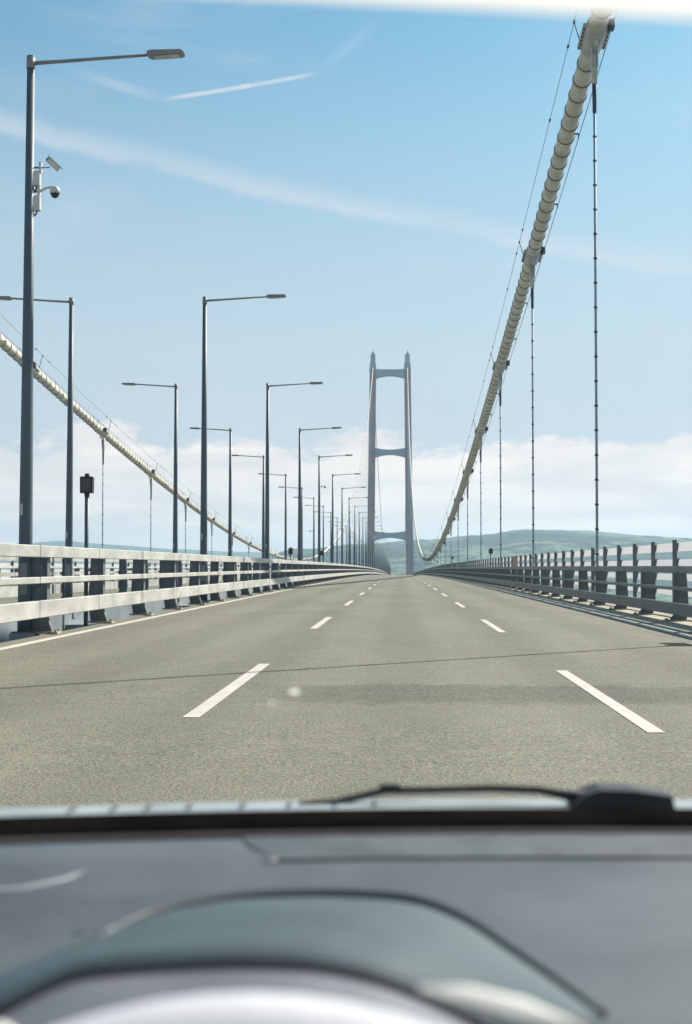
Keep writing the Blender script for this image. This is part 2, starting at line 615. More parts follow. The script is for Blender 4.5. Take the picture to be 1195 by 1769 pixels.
# ------------------------------------------------------------------ bridge deck and roads
Y0, Y1 = -70.0, 2100.0
YS = frange(Y0, 700, 7) + frange(725, Y1, 25)
mb = MB()
for sgn in (1, -1):
    def P(x, z):
        return (XC + sgn * (x - XC), z)
    prof = [P(9.1, -0.12), P(9.1, -0.5), P(6.0, -3.4), P(-4.6, -3.4), P(-7.35, -1.2), P(-7.35, -0.12)]
    mb.sweep(prof if sgn > 0 else prof[::-1], YS, M['deck'])
for y in frange(2.36, 1200, 24):
    z = dz_(y)
    mb.box((XC - 1.98, y - 1.6, z - 3.2), (XC + 1.98, y + 1.6, z - 0.7), M['deck'])
struct(mb, 'bridge_deck')


def sheet(name, x0, x1, z, m, thick=0.0, ys=YS):
    mb = MB()
    if thick:
        mb.sweep([(x0, z), (x0, z - thick), (x1, z - thick), (x1, z)], ys, m)
    else:
        mb.grid([[(x0, y, dz_(y) + z), (x1, y, dz_(y) + z)] for y in ys], m, False)
    return struct(mb, name)


sheet('road', -6.74, 5.14, 0.0, M['asphalt'], 0.10)
sheet('opposite_road', 2 * XC - 5.62, 2 * XC + 6.74, 0.0, M['asphalt'], 0.10)
sheet('road_edge_joint', 5.14, 5.93, -0.004, M['gutter'], 0.09)  # dark strip painted where the rails' shadow falls on the road edge
sheet('road_verge', 5.93, 6.74, 0.02, M['strip'], 0.12)
sheet('opposite_verge', 2 * XC - 6.74, 2 * XC - 5.62, 0.02, M['strip'], 0.12)
sheet('walkway', 6.744, 9.08, 0.05, M['walk'], 0.16)
sheet('opposite_walkway', 2 * XC - 9.08, 2 * XC - 6.744, 0.05, M['walk'], 0.16)
mb = MB()


def paint_strip(x, w, y0, y1, st=7):
    ys = frange(y0, y1, st)
    mb.grid([[(x - w / 2, y, dz_(y) + 0.005), (x + w / 2, y, dz_(y) + 0.005)] for y in ys], M['paint'], False)


for k_ in range(-1, 40):
    paint_strip(-1.80, 0.15, 12.45 + 17.6 * k_, 12.45 + 17.6 * k_ + 6.8, 3.4)
    paint_strip(2.01, 0.14, 11.5 + 17.1 * k_, 11.5 + 17.1 * k_ + 6.75, 3.375)
    for x in (2 * XC + 1.8, 2 * XC - 2.025):
        paint_strip(x, 0.15, 8 + 17.6 * k_, 14.8 + 17.6 * k_, 3.4)
paint_strip(-6.225, 0.2, Y0, 900)
paint_strip(5.47, 0.045, Y0, 900)  # thin pale line painted as the lit gap between rail shadows
paint_strip(2 * XC + 6.2, 0.2, Y0, 900)
paint_strip(2 * XC - 5.45, 0.15, Y0, 900)
struct(mb, 'road_markings')


# ------------------------------------------------------------------ crash barriers
def barrier(label, xf, side, rails, first, step, n_first, group, far=860.0, rm='galv'):
    """xf = road-side face of the rails; side = +1 when the posts stand to the right of it"""
    root = empty('crash_barrier', label, 'crash barrier', (xf, 0, 0), group)
    ys = frange(-40, 600, 6) + frange(620, far, 20)
    for (z0, z1, d) in rails:
        r_ = MB()
        # lengths of box section with a hairline joint between them
        prof = [(0, z0 + 0.012), (0.012 * side, z0), (d * side, z0), (d * side, z1), (0.012 * side, z1), (0, z1 - 0.012)]
        if side < 0:
            prof = prof[::-1]
        r_.sweep(prof, ys, M[rm])
        for i in range(0, 60):
            y = first - 1.1 + step * (i - 2) * 1.0
            zz = dz_(y)
            w = 0.012
            x0, x1 = (-0.004, d + 0.004) if side > 0 else (-d - 0.004, 0.004)
            r_.box((x0, y - w, z0 - 0.004 + zz), (x1, y + w, z1 + 0.004 + zz), M['galv_dark'])
        r_.build('rail', root)
    dmax = max(d for _, _, d in rails)
    ztop = rails[0][1]
    zb = rails[-1][0]
    p = [(dmax * side, ztop - 0.05), (dmax * side, zb - 0.02), (0.02 * side, 0.05), (0.40 * side, 0.05), (0.46 * side, zb + 0.1),
         (0.40 * side, ztop - 0.05)]
    if side > 0:
        p = p[::-1]
    pm = MB()
    pm.extrude(p, -0.075, 0.075, M['galv_dark'])
    pm.box((dmax * side - 0.01, -0.12, zb + 0.02), (dmax * side + 0.01, 0.12, ztop - 0.06), M['galv_dark'])
    pme = pm.mesh('post')
    bm_ = MB()
    x0, x1 = sorted((-0.10 * side, 0.46 * side))
    bm_.box((x0, -0.17, 0.006), (x1, 0.17, 0.05), M['foot'])
    for by in (-0.12, 0.12):
        bm_.tube([(-0.05 * side, by, 0.05), (-0.05 * side, by, 0.085)], 0.02, M['galv_dark'], 6)
    bme = bm_.mesh('base_plate')
    n = 0
    y = first
    while n < n_first and y < far:
        post = link_mesh('post', pme, root, (0, y, dz_(y)))
        link_mesh('base_plate', bme, post)
        n += 1
        y += step
    if y < far:
        rest = MB()
        while y < far:
            z = dz_(y)
            rest.extrude(p, y - 0.075, y + 0.075, M['galv_dark'], z)
            y += step
        tag(rest.build('far_posts', root), kind='stuff')
    return root


LRAILS = [(1.456, 1.676, 0.12), (0.972, 1.093, 0.10), (0.34, 0.655, 0.12)]
RRAILS = [(1.15, 1.31, 0.12), (0.755, 0.835, 0.10), (0.19, 0.46, 0.12)]
barrier('pale grey three-rail crash barrier along the left edge of the car\'s own carriageway', -6.60, -1, LRAILS, 22.27, 5.19, 100, None)
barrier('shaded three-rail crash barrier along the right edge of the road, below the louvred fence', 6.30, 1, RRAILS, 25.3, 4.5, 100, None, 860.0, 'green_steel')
barrier('crash barrier on the median side of the opposite carriageway, behind the pale rails', 2 * XC + 6.60, 1, LRAILS, 25.0, 5.19, 100, None)
barrier('crash barrier on the far outer edge of the opposite carriageway', 2 * XC - 6.30, -1, RRAILS, 27.0, 4.5, 100, None)


dg_ = empty('drain_grate', 'dark slotted drain grate in the road surface near the right barrier', 'drain', (4.62, 24.4, dz_(24.4)))
_m = MB()
for a_, b_ in (((-0.22, -0.5), (0.22, -0.47)), ((-0.22, 0.47), (0.22, 0.5)), ((-0.22, -0.47), (-0.19, 0.47)), ((0.19, -0.47), (0.22, 0.47))):
    _m.box((*a_, -0.01), (*b_, 0.008), M['box'])
_m.build('frame', dg_)
_m = MB()
_m.box((-0.19, -0.47, -0.01), (0.19, 0.47, 0.0045), M['rubber'])
for q in range(9):
    _m.box((-0.19, -0.44 + q * 0.105, 0.0045), (0.19, -0.41 + q * 0.105, 0.0075), M['box'])
_m.build('grating', dg_)

# ------------------------------------------------------------------ wind fences at the outer edges
def wind_fence(label, xf, side, first, step=4.0, far=760.0):
    root = empty('wind_fence', label, 'fence', (xf, 0, 0))
    ys = frange(-40, 600, 6) + frange(620, far, 20)
    for (z0, z1) in ((1.78, 2.07), (1.31, 1.53), (0.84, 1.05), (0.36, 0.60)):
        l_ = MB()
        p = [(0.05 * side, z0), (0.058 * side, z0), (0.105 * side, z1), (0.097 * side, z1)]
        l_.sweep(p[::-1] if side > 0 else p, ys, M['louvre'])
        l_.build('louvre', root)
    pm = MB()
    pp = [(-0.10, 0.05), (-0.10, 2.16), (0.03, 2.16), (0.03, 0.05)]
    pm.extrude([(x * side, z) for x, z in pp], -0.05, 0.05, M['galv_dark'])
    for zc in (1.92, 1.42, 0.94, 0.48):
        pm.extrude([(x * side, zc + z) for x, z in ((0.03, -0.13), (0.03, 0.13), (0.12, 0.15), (0.13, -0.06))], -0.05, 0.05, M['galv_dark'])
    pm.box((-0.14, -0.12, 0.05), (0.14, 0.12, 0.075), M['galv_dark'])
    pme = pm.mesh('post')
    y, n = first, 0
    while n < 100:
        link_mesh('post', pme, root, (0, y, dz_(y)))
        y += step
        n += 1
    rest = MB()
    while y < far:
        rest.box((-0.1, y - 0.05, dz_(y) + 0.05), (0.1, y + 0.05, dz_(y) + 2.16), M['galv_dark'])
        y += step
    tag(rest.build('far_posts', root), kind='stuff')
    return root


wind_fence('tall louvred wind fence of dark posts and milky slats beyond the right barrier', 8.90, 1, 47.14 - 32)
wind_fence('louvred wind fence on the far left edge of the bridge, beyond the opposite carriageway', 2 * XC - 8.90, -1, 18.0)


# ------------------------------------------------------------------ street lamps
def make_lamp(side, H):
    root = empty('street_lamp', 'x', 'street lamp')
    p = MB()
    p.tube([(0, 0, 0.05), (0, 0, 0.6), (0, 0, H * 0.5), (0, 0, H)], [0.145, 0.142, 0.108, 0.072], M['lamp'], 12)
    p.tube([(0, 0, H), (0, 0, H + 0.03)], 0.078, M['lamp'], 12)
    p.box((0.139 * -0.5, -0.15, 0.75), (0.07, -0.128, 1.35), M['lamp_arm'])
    pol = p.build('pole', root)
    q_ = MB()
    q_.box((-0.075, -0.152, 2.26), (-0.025, -0.128, 2.48), M['lens'])
    q_.build('number_plate', pol)
    b = MB()
    b.box((-0.24, -0.24, -0.5), (0.24, 0.24, 0.02), M['deck'])
    b.box((-0.21, -0.21, 0.02), (0.21, 0.21, 0.05), M['galv_dark'])
    b.build('base_plate', root)
    a = MB()
    L = 2.33 if side > 0 else 2.15
    a.tube([(0.05 * side, 0, H - 0.11), (0.6 * side, 0, H - 0.08), (L * side, 0, H + 0.03)], [0.042, 0.036, 0.032], M['lamp_arm'], 8)
    a.tube([(0, 0, H - 0.22), (0, 0, H + 0.0)], 0.085, M['lamp_arm'], 12)
    a.build('arm', root)
    h = MB()
    z = H + 0.03
    pr = [(L - 0.05, z - 0.03), (L + 0.02, z - 0.055), (L + 0.62, z - 0.02), (L + 0.66, z + 0.01), (L + 0.60, z + 0.06), (L + 0.02, z + 0.055), (L - 0.05, z + 0.03)]
    pr = [(x * side, zz) for x, zz in pr]
    h.extrude(pr, -0.13, 0.13, M['lamp_arm'])
    hd = h.build('lamp_head', root)
    c = MB()
    c.extrude([(x * side, zz) for x, zz in ((L + 0.08, z - 0.058), (L + 0.57, z - 0.03), (L + 0.57, z - 0.04), (L + 0.08, z - 0.068))], -0.10, 0.10, M['lens'])
    c.build('diffuser', hd)
    return root


def lamp_row(side, x, H, d0, step, n, words_, grp):
    proto = make_lamp(side, H)
    for i in range(n):
        y = d0 + step * i
        o = proto if i == 0 else copy_tree(proto)
        o.location = (x, y, dz_(y))
        o.rotation_euler = (R(random.uniform(-0.12, 0.12)), R(random.uniform(-0.12, 0.12)), R(random.uniform(-1.2, 1.2))) if i else (0, 0, 0)
        lab = words_ % ordinal(i + 1)
        if i == 0 and side > 0:
            lab = 'nearest tall grey street lamp, carrying the white security cameras'
        tag(o, lab, 'street lamp', grp)


lamp_row(1, -7.15, 11.14, 27.40, 25.1, 44, 'street lamp with its arm over the car\'s road, %s of that row from the car', 'street lamps over the near carriageway')
lamp_row(-1, -11.50, 10.64, 49.9, 23.8, 44, 'street lamp with its arm pointing left, %s of that row from the car', 'street lamps over the opposite carriageway')


# ------------------------------------------------------------------ things fixed to the lamp posts
def bullet_camera(loc, label, s=1.0, side=1):
    root = empty('security_camera', label, 'camera', loc, 'security cameras on the lamp posts')
    b = MB()
    b.tube([(0, 0, 0), (0.17 * side, 0, 0.0)], 0.018, M['lamp'], 8)
    b.box((0.12 * side - 0.02, -0.05, -0.10), (0.12 * side + 0.03, 0.05, 0.10), M['white_plastic'])
    b.tube([(0.15 * side, 0, 0.0), (0.31 * side, 0, 0.0)], 0.012, M['lamp_arm'], 8)
    b.build('bracket', root)
    h = MB()
    mx = Matrix.Translation((0.38 * side, 0, 0.05)) @ Matrix.Rotation(R(42 * side), 4, 'Y') @ Matrix.Rotation(R(25), 4, 'Z')
    h.box((-0.15, -0.06, -0.05), (0.13, 0.06, 0.05), M['white_plastic'], mx)
    h.box((-0.19, -0.075, 0.052), (0.17, 0.075, 0.066), M['white_plastic'], mx)
    h.build('housing', root)
    l_ = MB()
    l_.box((-0.172, -0.045, -0.04), (-0.151, 0.045, 0.04), M['smoked'], mx)
    l_.build('lens', root)
    return root


def dome_camera(loc, label, side=1):
    root = empty('dome_camera', label, 'camera', loc, 'security cameras on the lamp posts')
    b = MB()
    b.tube([(0, 0, -0.02), (0.12 * side, 0, -0.02)], 0.02, M['lamp'], 8)
    b.box((0.10 * side - 0.02, -0.05, -0.10), (0.10 * side + 0.03, 0.05, 0.09), M['white_plastic'])
    b.tube([(0.12 * side, 0, -0.01), (0.24 * side, 0, 0.05), (0.40 * side, 0, 0.075)], [0.03, 0.026, 0.026], M['white_plastic'], 8)
    b.build('bracket', root)
    h = MB()
    cx = 0.41 * side
    h.tube([(cx, 0, 0.09), (cx, 0, 0.06), (cx, 0, 0.0), (cx, 0, -0.06)], [0.03, 0.075, 0.10, 0.10], M['white_plastic'], 14)
    h.build('housing', root)
    l_ = MB()
    l_.tube([(cx, 0, -0.06), (cx, 0, -0.10), (cx, 0, -0.135), (cx, 0, -0.15)], [0.085, 0.08, 0.05, 0.012], M['smoked'], 14)
    l_.build('dome', root)
    return root


def pole_box(loc, label):
    root = empty('junction_box', label, 'box', loc, 'small boxes on the nearest lamp post')
    b = MB()
    b.box((0.0, -0.08, -0.14), (0.11, 0.08, 0.14), M['white_plastic'])
    b.build('housing', root)
    l_ = MB()
    l_.box((0.111, -0.07, -0.125), (0.122, 0.07, 0.125), M['white_plastic'])
    l_.build('door', root)
    c = MB()
    for q in (-0.03, 0.03):
        c.tube([(0.05, q, -0.14), (0.05, q, -0.19), (0.0, q * 0.5, -0.24)], 0.009, M['rubber'], 6)
    c.build('conduit', root)
    return root


PX, PY = -7.15, 27.40


def polez(py):
    return EYE + (990.7 - py) / 91.3


bullet_camera((PX + 0.09, PY - 0.02, polez(277)), 'white bullet camera on a bracket, upper of the two on the nearest lamp post')
dome_camera((PX + 0.09, PY - 0.02, polez(318)), 'white dome camera on a curved arm, lower on the nearest lamp post')
pole_box((PX + 0.095, PY - 0.02, polez(297)), 'small white box on the nearest lamp post, between the two cameras')
pole_box((PX + 0.10, PY - 0.02, polez(341)), 'small white box on the nearest lamp post, below the dome camera')
_y = 27.40 + 4 * 25.1
dome_camera((PX + 0.09, _y, dz_(_y) + 8.4), 'small dome camera on the fifth lamp post of the near row')
_y = 49.9 + 6 * 23.8
dome_camera((-11.5 - 0.09, _y, dz_(_y) + 6.2), 'small dome camera on the seventh lamp post of the left-armed row', -1)


# ------------------------------------------------------------------ black detector boxes on posts, orange cabinets
def detector(x, y, H, label, rz=0.0):
    root = empty('detector_post', label, 'detector', (x, y, dz_(y)), 'black boxes on posts beside the road', rz)
    p = MB()
    p.tube([(0, 0, -0.4), (0, 0, H - 0.36)], 0.05, M['lamp'], 10)
    p.build('post', root)
    b = MB()
    b.extrude([(-0.145, H - 0.38), (0.145, H - 0.38), (0.15, H - 0.02), (0.13, H), (-0.13, H), (-0.15, H - 0.02)], -0.09, 0.09, M['box'])
    b.box((-0.045, -0.05, H), (0.045, 0.05, H + 0.07), M['box'])
    b.tube([(0, 0, H - 0.46), (0, 0, H - 0.38)], 0.06, M['box'], 10)
    b.build('housing', root)
    l_ = MB()
    l_.box((-0.11, -0.105, H - 0.33), (0.11, -0.091, H - 0.06), M['smoked'])
    l_.build('front_panel', root)
    return root


detector(-7.2, 33.0, 3.35, 'black box on a post behind the left crash barrier, nearest of its kind')
detector(-7.2, 95.0, 2.5, 'small black box on a post above the left barrier, far ahead')
detector(7.3, 117.0, 2.75, 'black box on a post above the right fence, nearest on that side', R(20))
detector(7.3, 203.0, 2.9, 'second black box on a post along the right fence', R(15))
detector(7.3, 285.0, 2.9, 'third and farthest black box on a post along the right fence', R(15))
_y = 27.40 + 4 * 25.1
tb_ = empty('lamp_post_box', 'small black box fixed low on the fifth lamp post of the near row', 'box', (PX + 0.1, _y, dz_(_y) + 2.5), None)
_m = MB(); _m.box((0.03, -0.1, -0.2), (0.32, 0.1, 0.22), M['box']); _m.build('housing', tb_)
_m = MB(); _m.box((0.05, -0.112, -0.17), (0.30, -0.102, 0.19), M['smoked']); _m.build('front_panel', tb_)


def cabinet(y, label):
    root = empty('hydrant_cabinet', label, 'cabinet', (8.45, y, dz_(y) + 0.05), 'orange cabinets along the walkway')
    b = MB()
    b.box((-0.16, -0.2, 0.0), (0.16, 0.2, 1.95), M['orange'])
    b.extrude([(-0.19, 1.95), (0.19, 1.95), (0.0, 2.03)], -0.22, 0.22, M['orange'])
    b.build('body', root)
    d = MB()
    d.box((-0.14, -0.213, 0.08), (0.14, -0.202, 1.88), M['orange'])
    dd = d.build('door', root)
    hh = MB()
    hh.box((0.08, -0.235, 0.9), (0.10, -0.214, 1.1), M['smoked'])
    hh.build('handle', dd)
    return root


cabinet(107.0, 'orange cabinet standing by the right fence, nearer of the two')
cabinet(213.0, 'orange cabinet standing by the right fence, farther of the two')


# ------------------------------------------------------------------ main cables
def ropes_at(y):
    return cz_(y)


def main_cable(x, label):
    root = empty('main_cable', label, 'suspension cable', (x, 0, 0), 'main cables of the bridge')
    c = MB()
    pts, rad, ms = [], [], []
    y = -30.0
    pitch = 1.33
    r0 = 0.325
    while y < 420:
        z = cz_(y)
        for dy_, rr, mm in ((0.0, r0, M['cable']), (0.02, r0, M['cable']), (pitch - 0.12, r0, M['cable']), (pitch - 0.10, r0, M['ring']),
                            (pitch - 0.095, r0 + 0.033, M['ring']), (pitch - 0.085, r0 + 0.038, M['ring']), (pitch - 0.035, r0 + 0.038, M['ring']), (pitch - 0.025, r0 + 0.033, M['ring'])):
            pts.append((0, y + dy_, cz_(y + dy_)))
            rad.append(rr)
            ms.append(mm)
        y += pitch
    c.tube(pts, rad, M['cable'], 20, False, True, ms)
    pts = [(0, yy, cz_(yy)) for yy in frange(y, TOWER_Y, 9)]
    c.tube(pts, r0 + 0.01, M['cable'], 12, True)
    # back span beyond the tower
    pts = [(0, TOWER_Y + q, cz_(TOWER_Y) - 0.26 * q + 0.00009 * q * q) for q in range(0, 800, 40)]
    c.tube(pts, r0, M['cable'], 8, True)
    c.build('cable', root)
    for s_ in (-1, 1):
        h = MB()
        ys = frange(-30, 700, 6) + frange(725, TOWER_Y - 2, 25)
        h.tube([(s_ * 0.55, yy, cz_(yy) + 1.12) for yy in ys], 0.0125, M['wire'], 5, False)
        yy = 2.36 + 1.2
        while yy < 420:
            for q in (0.0, 1.9, -1.9, 8.5):
                zz = cz_(yy + q) + 1.12
                h.box((s_ * 0.55 - 0.035, yy + q - 0.09, zz - 0.04), (s_ * 0.55 + 0.035, yy + q + 0.09, zz + 0.04), M['socket'])
            yy += 24
        h.build('hand_rope', root)
    w = MB()
    ys = frange(-30, 700, 6)
    w.tube([(0.42, yy, cz_(yy) - 0.36) for yy in ys], 0.016, M['wire'], 5, False)
    yy = 2.36 + 8
    while yy < 420:
        for q in (0, 8):
            zz = cz_(yy + q)
            w.box((0.25, yy + q - 0.02, zz - 0.2), (0.45, yy + q + 0.02, zz - 0.14), M['socket'])
            w.box((0.41, yy + q - 0.02, zz - 0.38), (0.45, yy + q + 0.02, zz - 0.14), M['socket'])
        yy += 24
    w.build('service_wire', root)
    # cable band (one mesh, repeated)
    b = MB()
    b.tube([(0, -0.95, 0), (0, -0.9, 0), (0, 0.9, 0), (0, 0.95, 0)], [0.33, 0.375, 0.375, 0.33], M['band'], 20, True)
    for s_ in (-1, 1):
        b.box((s_ * 0.41 - 0.07, -0.85, -0.07), (s_ * 0.41 + 0.07, 0.85, 0.07), M['band'])
        for q in range(6):
            b.tube([(s_ * 0.44, -0.7 + 0.28 * q, -0.12), (s_ * 0.44, -0.7 + 0.28 * q, 0.12)], 0.03, M['socket'], 6)
    b.box((0.36, -0.98, -0.14), (0.58, -0.62, 0.16), M['socket'])
    b.box((-0.05, -0.55, -0.62), (0.05, 0.55, -0.34), M['band'])
    bme = b.mesh('cable_band')
    pmesh = []
    for s_ in (-1, 1):
        pst = MB()
        pst.tube([(s_ * 0.30, 0, 0.25), (s_ * 0.55, 0, 1.12)], 0.025, M['wire'], 6)
        pmesh.append(pst.mesh('rope_post'))
    yy = 26.36
    while yy < TOWER_Y - 30:
        sl_ = math.atan(2 * CK * (yy - MID))
        bd = link_mesh('cable_band', bme, root, (0, yy, cz_(yy)), (sl_, 0, 0))
        for pm_ in pmesh:
            link_mesh('rope_post', pm_, bd, (0, 1.2, 0), (-sl_, 0, 0))
        yy += 24
    return root


main_cable(XR, 'thick cream main cable with wrapping rings, sweeping up on the right of the road')
main_cable(XL, 'cream main cable on the left of the bridge, behind the rows of street lamps')


# ------------------------------------------------------------------ hangers
def hanger(x, y, label, grp):
    ztop, zb = cz_(y), dz_(y)
    H = ztop - zb
    root = empty('hanger_cable', label, 'hanger cable', (x, y, zb), grp)
    top = H - 0.55
    gus = min(1.15, max(0.25, top * 0.12))
    sk = MB()
    sk.tube([(0, 0, top + 0.05), (0, 0, top - gus * 0.45), (0, 0, top - gus)], [0.15, 0.13, 0.095], M['band'], 10)
    for s_ in (-1, 1):
        sk.box((s_ * 0.10 - 0.02, -0.18, top - gus * 0.5), (s_ * 0.10 + 0.02, 0.18, top + 0.12), M['band'])
    sk.build('clevis', root)
    nk = MB()
    n1 = top - gus - min(1.0, top * 0.1)
    nk.tube([(0, 0, top - gus + 0.05), (0, 0, top - gus), (0, 0, n1), (0, 0, n1 - 0.05)], [0.05, 0.082, 0.07, 0.05], M['socket'], 10)
    nk.build('socket', root)
    rp = MB()
    lo = 0.75 if H > 3 else 0.3
    rp.tube([(0, 0, lo), (0, 0, n1)], 0.046, M['rope'], 8)
    z = n1 - 0.86
    while z > lo + 0.4 and y < 520:
        rp.tube([(0, 0, z - 0.035), (0, 0, z + 0.035)], 0.068, M['collar'], 8)
        z -= 0.86
    rp.build('rope', root)
    ft = MB()
    ft.tube([(0, 0, -0.1), (0, 0, lo * 0.6), (0, 0, lo + 0.05)], [0.12, 0.10, 0.06], M['band'], 10)
    ft.box((-0.2, -0.25, -0.1), (0.2, 0.25, 0.075), M['galv_dark'])
    ft.build('anchor', root)


y, n = 26.36, 0
while y < TOWER_Y - 30:
    if n == 0:
        lab = 'hanger cable whose shadow crosses the road in front, standing just outside the frame'
    else:
        lab = 'thin vertical hanger cable below the right main cable, %s from the car' % ordinal(n)
    hanger(XR, y, lab, 'hanger cables of the right main cable')
    if n > 3:
        hanger(XL, y + 0.67, 'thin vertical hanger cable below the left main cable, %s from the car' % ordinal(n - 3), 'hanger cables of the left main cable')
    y += 24
    n += 1


# ------------------------------------------------------------------ the tower ahead
tw = empty('bridge_tower', 'tall twin-legged suspension tower with three cross beams, straddling the road ahead', 'bridge tower', (XC, TOWER_Y, 0))
ZT = 193.0
for s_ in (-1, 1):
    l_ = MB()

    def ring(z, hw, hd, xo):
        c_ = 0.7
        return [(xo - hw + c_, -hd, z), (xo + hw - c_, -hd, z), (xo + hw, -hd + c_, z), (xo + hw, hd - c_, z), (xo + hw - c_, hd, z), (xo - hw + c_, hd, z),
                (xo - hw, hd - c_, z), (xo - hw, -hd + c_, z)]
    rows = []
    for z, hw, hd in ((WATER - 2, 3.95, 5.5), (-10, 3.6, 5.0), (60, 3.4, 4.6), (125, 3.2, 4.3), (ZT - 1.0, 3.05, 4.1)):
        xo = s_ * (18.35 - 0.0102 * 0 + (ZT - z) * -0.0 + (ZT - z) / (ZT + 10) * 2.35 - 2.2)
        r_ = ring(z, hw, hd, xo)
        rows.append(r_ + [r_[0]])
    l_.grid(rows[::-1], M['tower'], False)
    l_.add(rows[-1][:-1], [tuple(range(8))], M['tower'])
    leg = l_.build('leg', tw)
    XT = s_ * 16.15
    f_ = MB()
    f_.box((XT - 3.5, -4.6, ZT - 1.0), (XT + 3.5, 4.6, ZT + 0.2), M['beam'])
    f_.box((XT - 3.0, -3.9, ZT + 0.2), (XT + 3.0, 3.9, ZT + 5.6), M['beam'])
    f_.box((XT - 2.3, -2.6, ZT + 5.6), (XT + 2.3, 2.6, ZT + 13.0), M['beam'])
    vs = [(XT - 2.3, -2.6, ZT + 13), (XT + 2.3, -2.6, ZT + 13), (XT + 2.3, 2.6, ZT + 13), (XT - 2.3, 2.6, ZT + 13), (XT, 0, ZT + 17.4)]
    f_.add(vs, [(0, 1, 4), (1, 2, 4), (2, 3, 4), (3, 0, 4)], M['beam'])
    f_.tube([(XT, 0, ZT + 17.2), (XT, 0, ZT + 19)], 0.25, M['beam'], 6)
    f_.build('finial', leg)


def crossbeam(zt, zb, inner, bow_top, bow_bot):
    c = MB()
    n = 24
    rows = [[], [], [], []]
    for i in range(n + 1):
        u = -1 + 2 * i / n
        x = u * inner
        a = zt - bow_top * (1 - u * u)
        b = zb + bow_bot * (1 - u * u)
        rows[0].append((x, -3.4, a))
        rows[1].append((x, 3.4, a))
        rows[2].append((x, 3.4, b))
        rows[3].append((x, -3.4, b))
    c.grid([rows[0], rows[1], rows[2], rows[3], rows[0]], M['beam'], False)
    c.build('cross_beam', tw)


crossbeam(ZT - 0.2, ZT - 8.6, 13.3, 0.2, 2.4)
crossbeam(118.8, 109.8, 14.0, 1.6, 2.6)
crossbeam(41.0, 31.6, 14.9, 1.7, 3.0)
pr_ = MB()
for s_ in (-1, 1):
    pts = [(18.4 * s_, 0, WATER - 4), (18.4 * s_, 0, WATER + 5)]
    pr_.tube(pts, 9.5, M['concrete'], 24)
pr_.build('pier', tw)


# ------------------------------------------------------------------ the car: what is seen from behind its windscreen
car = empty('car', 'car seen from inside: dark dashboard, black windscreen base, wiper, pale wheel rim and white visor', 'car', (0, 0, 0))
CX = 0.20


def fy(x, y0):
    """front edge of things that follow the curved windscreen base"""
    return y0 - 0.26 * (x - CX) ** 2


XSN = frange(-0.55, 1.0, 0.05)
# bonnet and lower body
b = MB()
rows = []
for (yo, z) in ((1.172, 1.1325), (1.20, 1.1275), (1.35, 1.088), (1.7, 1.005), (2.05, 0.90), (2.22, 0.76), (2.26, 0.45)):
    rows.append([(x, fy(x, yo), z - 0.045 * (x - 0.24) ** 2) for x in XSN])
b.grid([r_[::-1] for r_ in rows], M['carpaint'])
for sx in (-0.55, 1.0):
    side = [(sx, fy(sx, 1.172), 1.09), (sx, fy(sx, 1.7), 0.96), (sx, fy(sx, 2.22), 0.70), (sx, fy(sx, 2.26), 0.42), (sx, -1.9, 0.35), (sx, -1.9, 0.95), (sx, 0.9, 1.05)]
    b.add(side, [tuple(range(len(side)))], M['carpaint'])
b.build('body', car)
# cowl grille with its slots just ahead of the glass
c = MB()
c.grid([[(x, fy(x, 1.085), 1.1375) for x in XSN], [(x, fy(x, 1.168), 1.1335) for x in XSN]][::-1], M['cowl'])
for x in (-0.245, -0.215, -0.19, -0.16, -0.12, -0.085, -0.05, -0.02):
    y = fy(x, 1.13)
    c.box((x - 0.0014, y - 0.012, 1.134), (x + 0.0014, y + 0.012, 1.1366), M['rubber'])
c.build('cowl', car)
# black sealed edge of the windscreen
fz = MB()
r0 = [(x, fy(x, 1.086), 1.1335) for x in XSN]
r1 = [(x, fy(x, 1.080), 1.1405) for x in XSN]
r2 = [(x, fy(x, 1.040), 1.1388) for x in XSN]
r3 = [(x, fy(x, 1.024), 1.1345) for x in XSN]
r4 = [(x, fy(x, 1.034), 1.10) for x in XSN]
fz.grid([r4, r3, r2, r1, r0, [(x, y + 0.004, z - 0.03) for x, y, z in r0]], M['frit'])
fz.build('windscreen_seal', car)
# dashboard top
d = MB()
d0 = [(x, fy(x, 1.022), 1.1335) for x in XSN]
d1 = [(x, fy(x, 0.96), 1.1290) for x in XSN]
d2 = [(x, fy(x, 0.90), 1.1235) for x in XSN]
d3 = [(x, 0.80 - 0.1 * (x - CX) ** 2, 1.1175) for x in XSN]
d4 = [(x, 0.68, 1.1100) for x in XSN]
d5 = [(x, 0.60, 1.0950) for x in XSN]
d6 = [(x, 0.57, 1.0500) for x in XSN]
d7 = [(x, 0.60, 0.75) for x in XSN]
d.grid([[(x, y + 0.004, z - 0.03) for x, y, z in d0], d0, d1, d2, d3, d4, d5, d6, d7][::-1], M['dash'])
dash = d.build('dashboard', car)
fp = MB()
xs_f = [x for x in frange(-0.10, 0.95, 0.05)]
fp.grid([[(xa + (0.95 - xa) * i / 24, fy(xa + (0.95 - xa) * i / 24, yo), zz) for i in range(25)]
         for xa, yo, zz in ((-0.076, 0.955, 1.1288), (-0.092, 0.975, 1.1310), (-0.102, 0.995, 1.1326), (-0.108, 1.016, 1.1337))], M['dash_front'])
fp.build('front_panel', dash)
e_ = MB()
e_.tube([(x, fy(x, 1.021), 1.1338) for x in XSN], 0.0022, M['brown_trim'], 8)
e_.tube([(x, fy(x, 1.014), 1.1330) for x in XSN], 0.0014, M['seam'], 6)
e_.build('edge_trim', dash)
sm = MB()
sx_ = [x for x in frange(-0.085, 0.95, 0.03)]
sm.tube([(x, fy(x, 0.953) + 0.0, 1.1287) for x in sx_], 0.0013, M['seam'], 6)
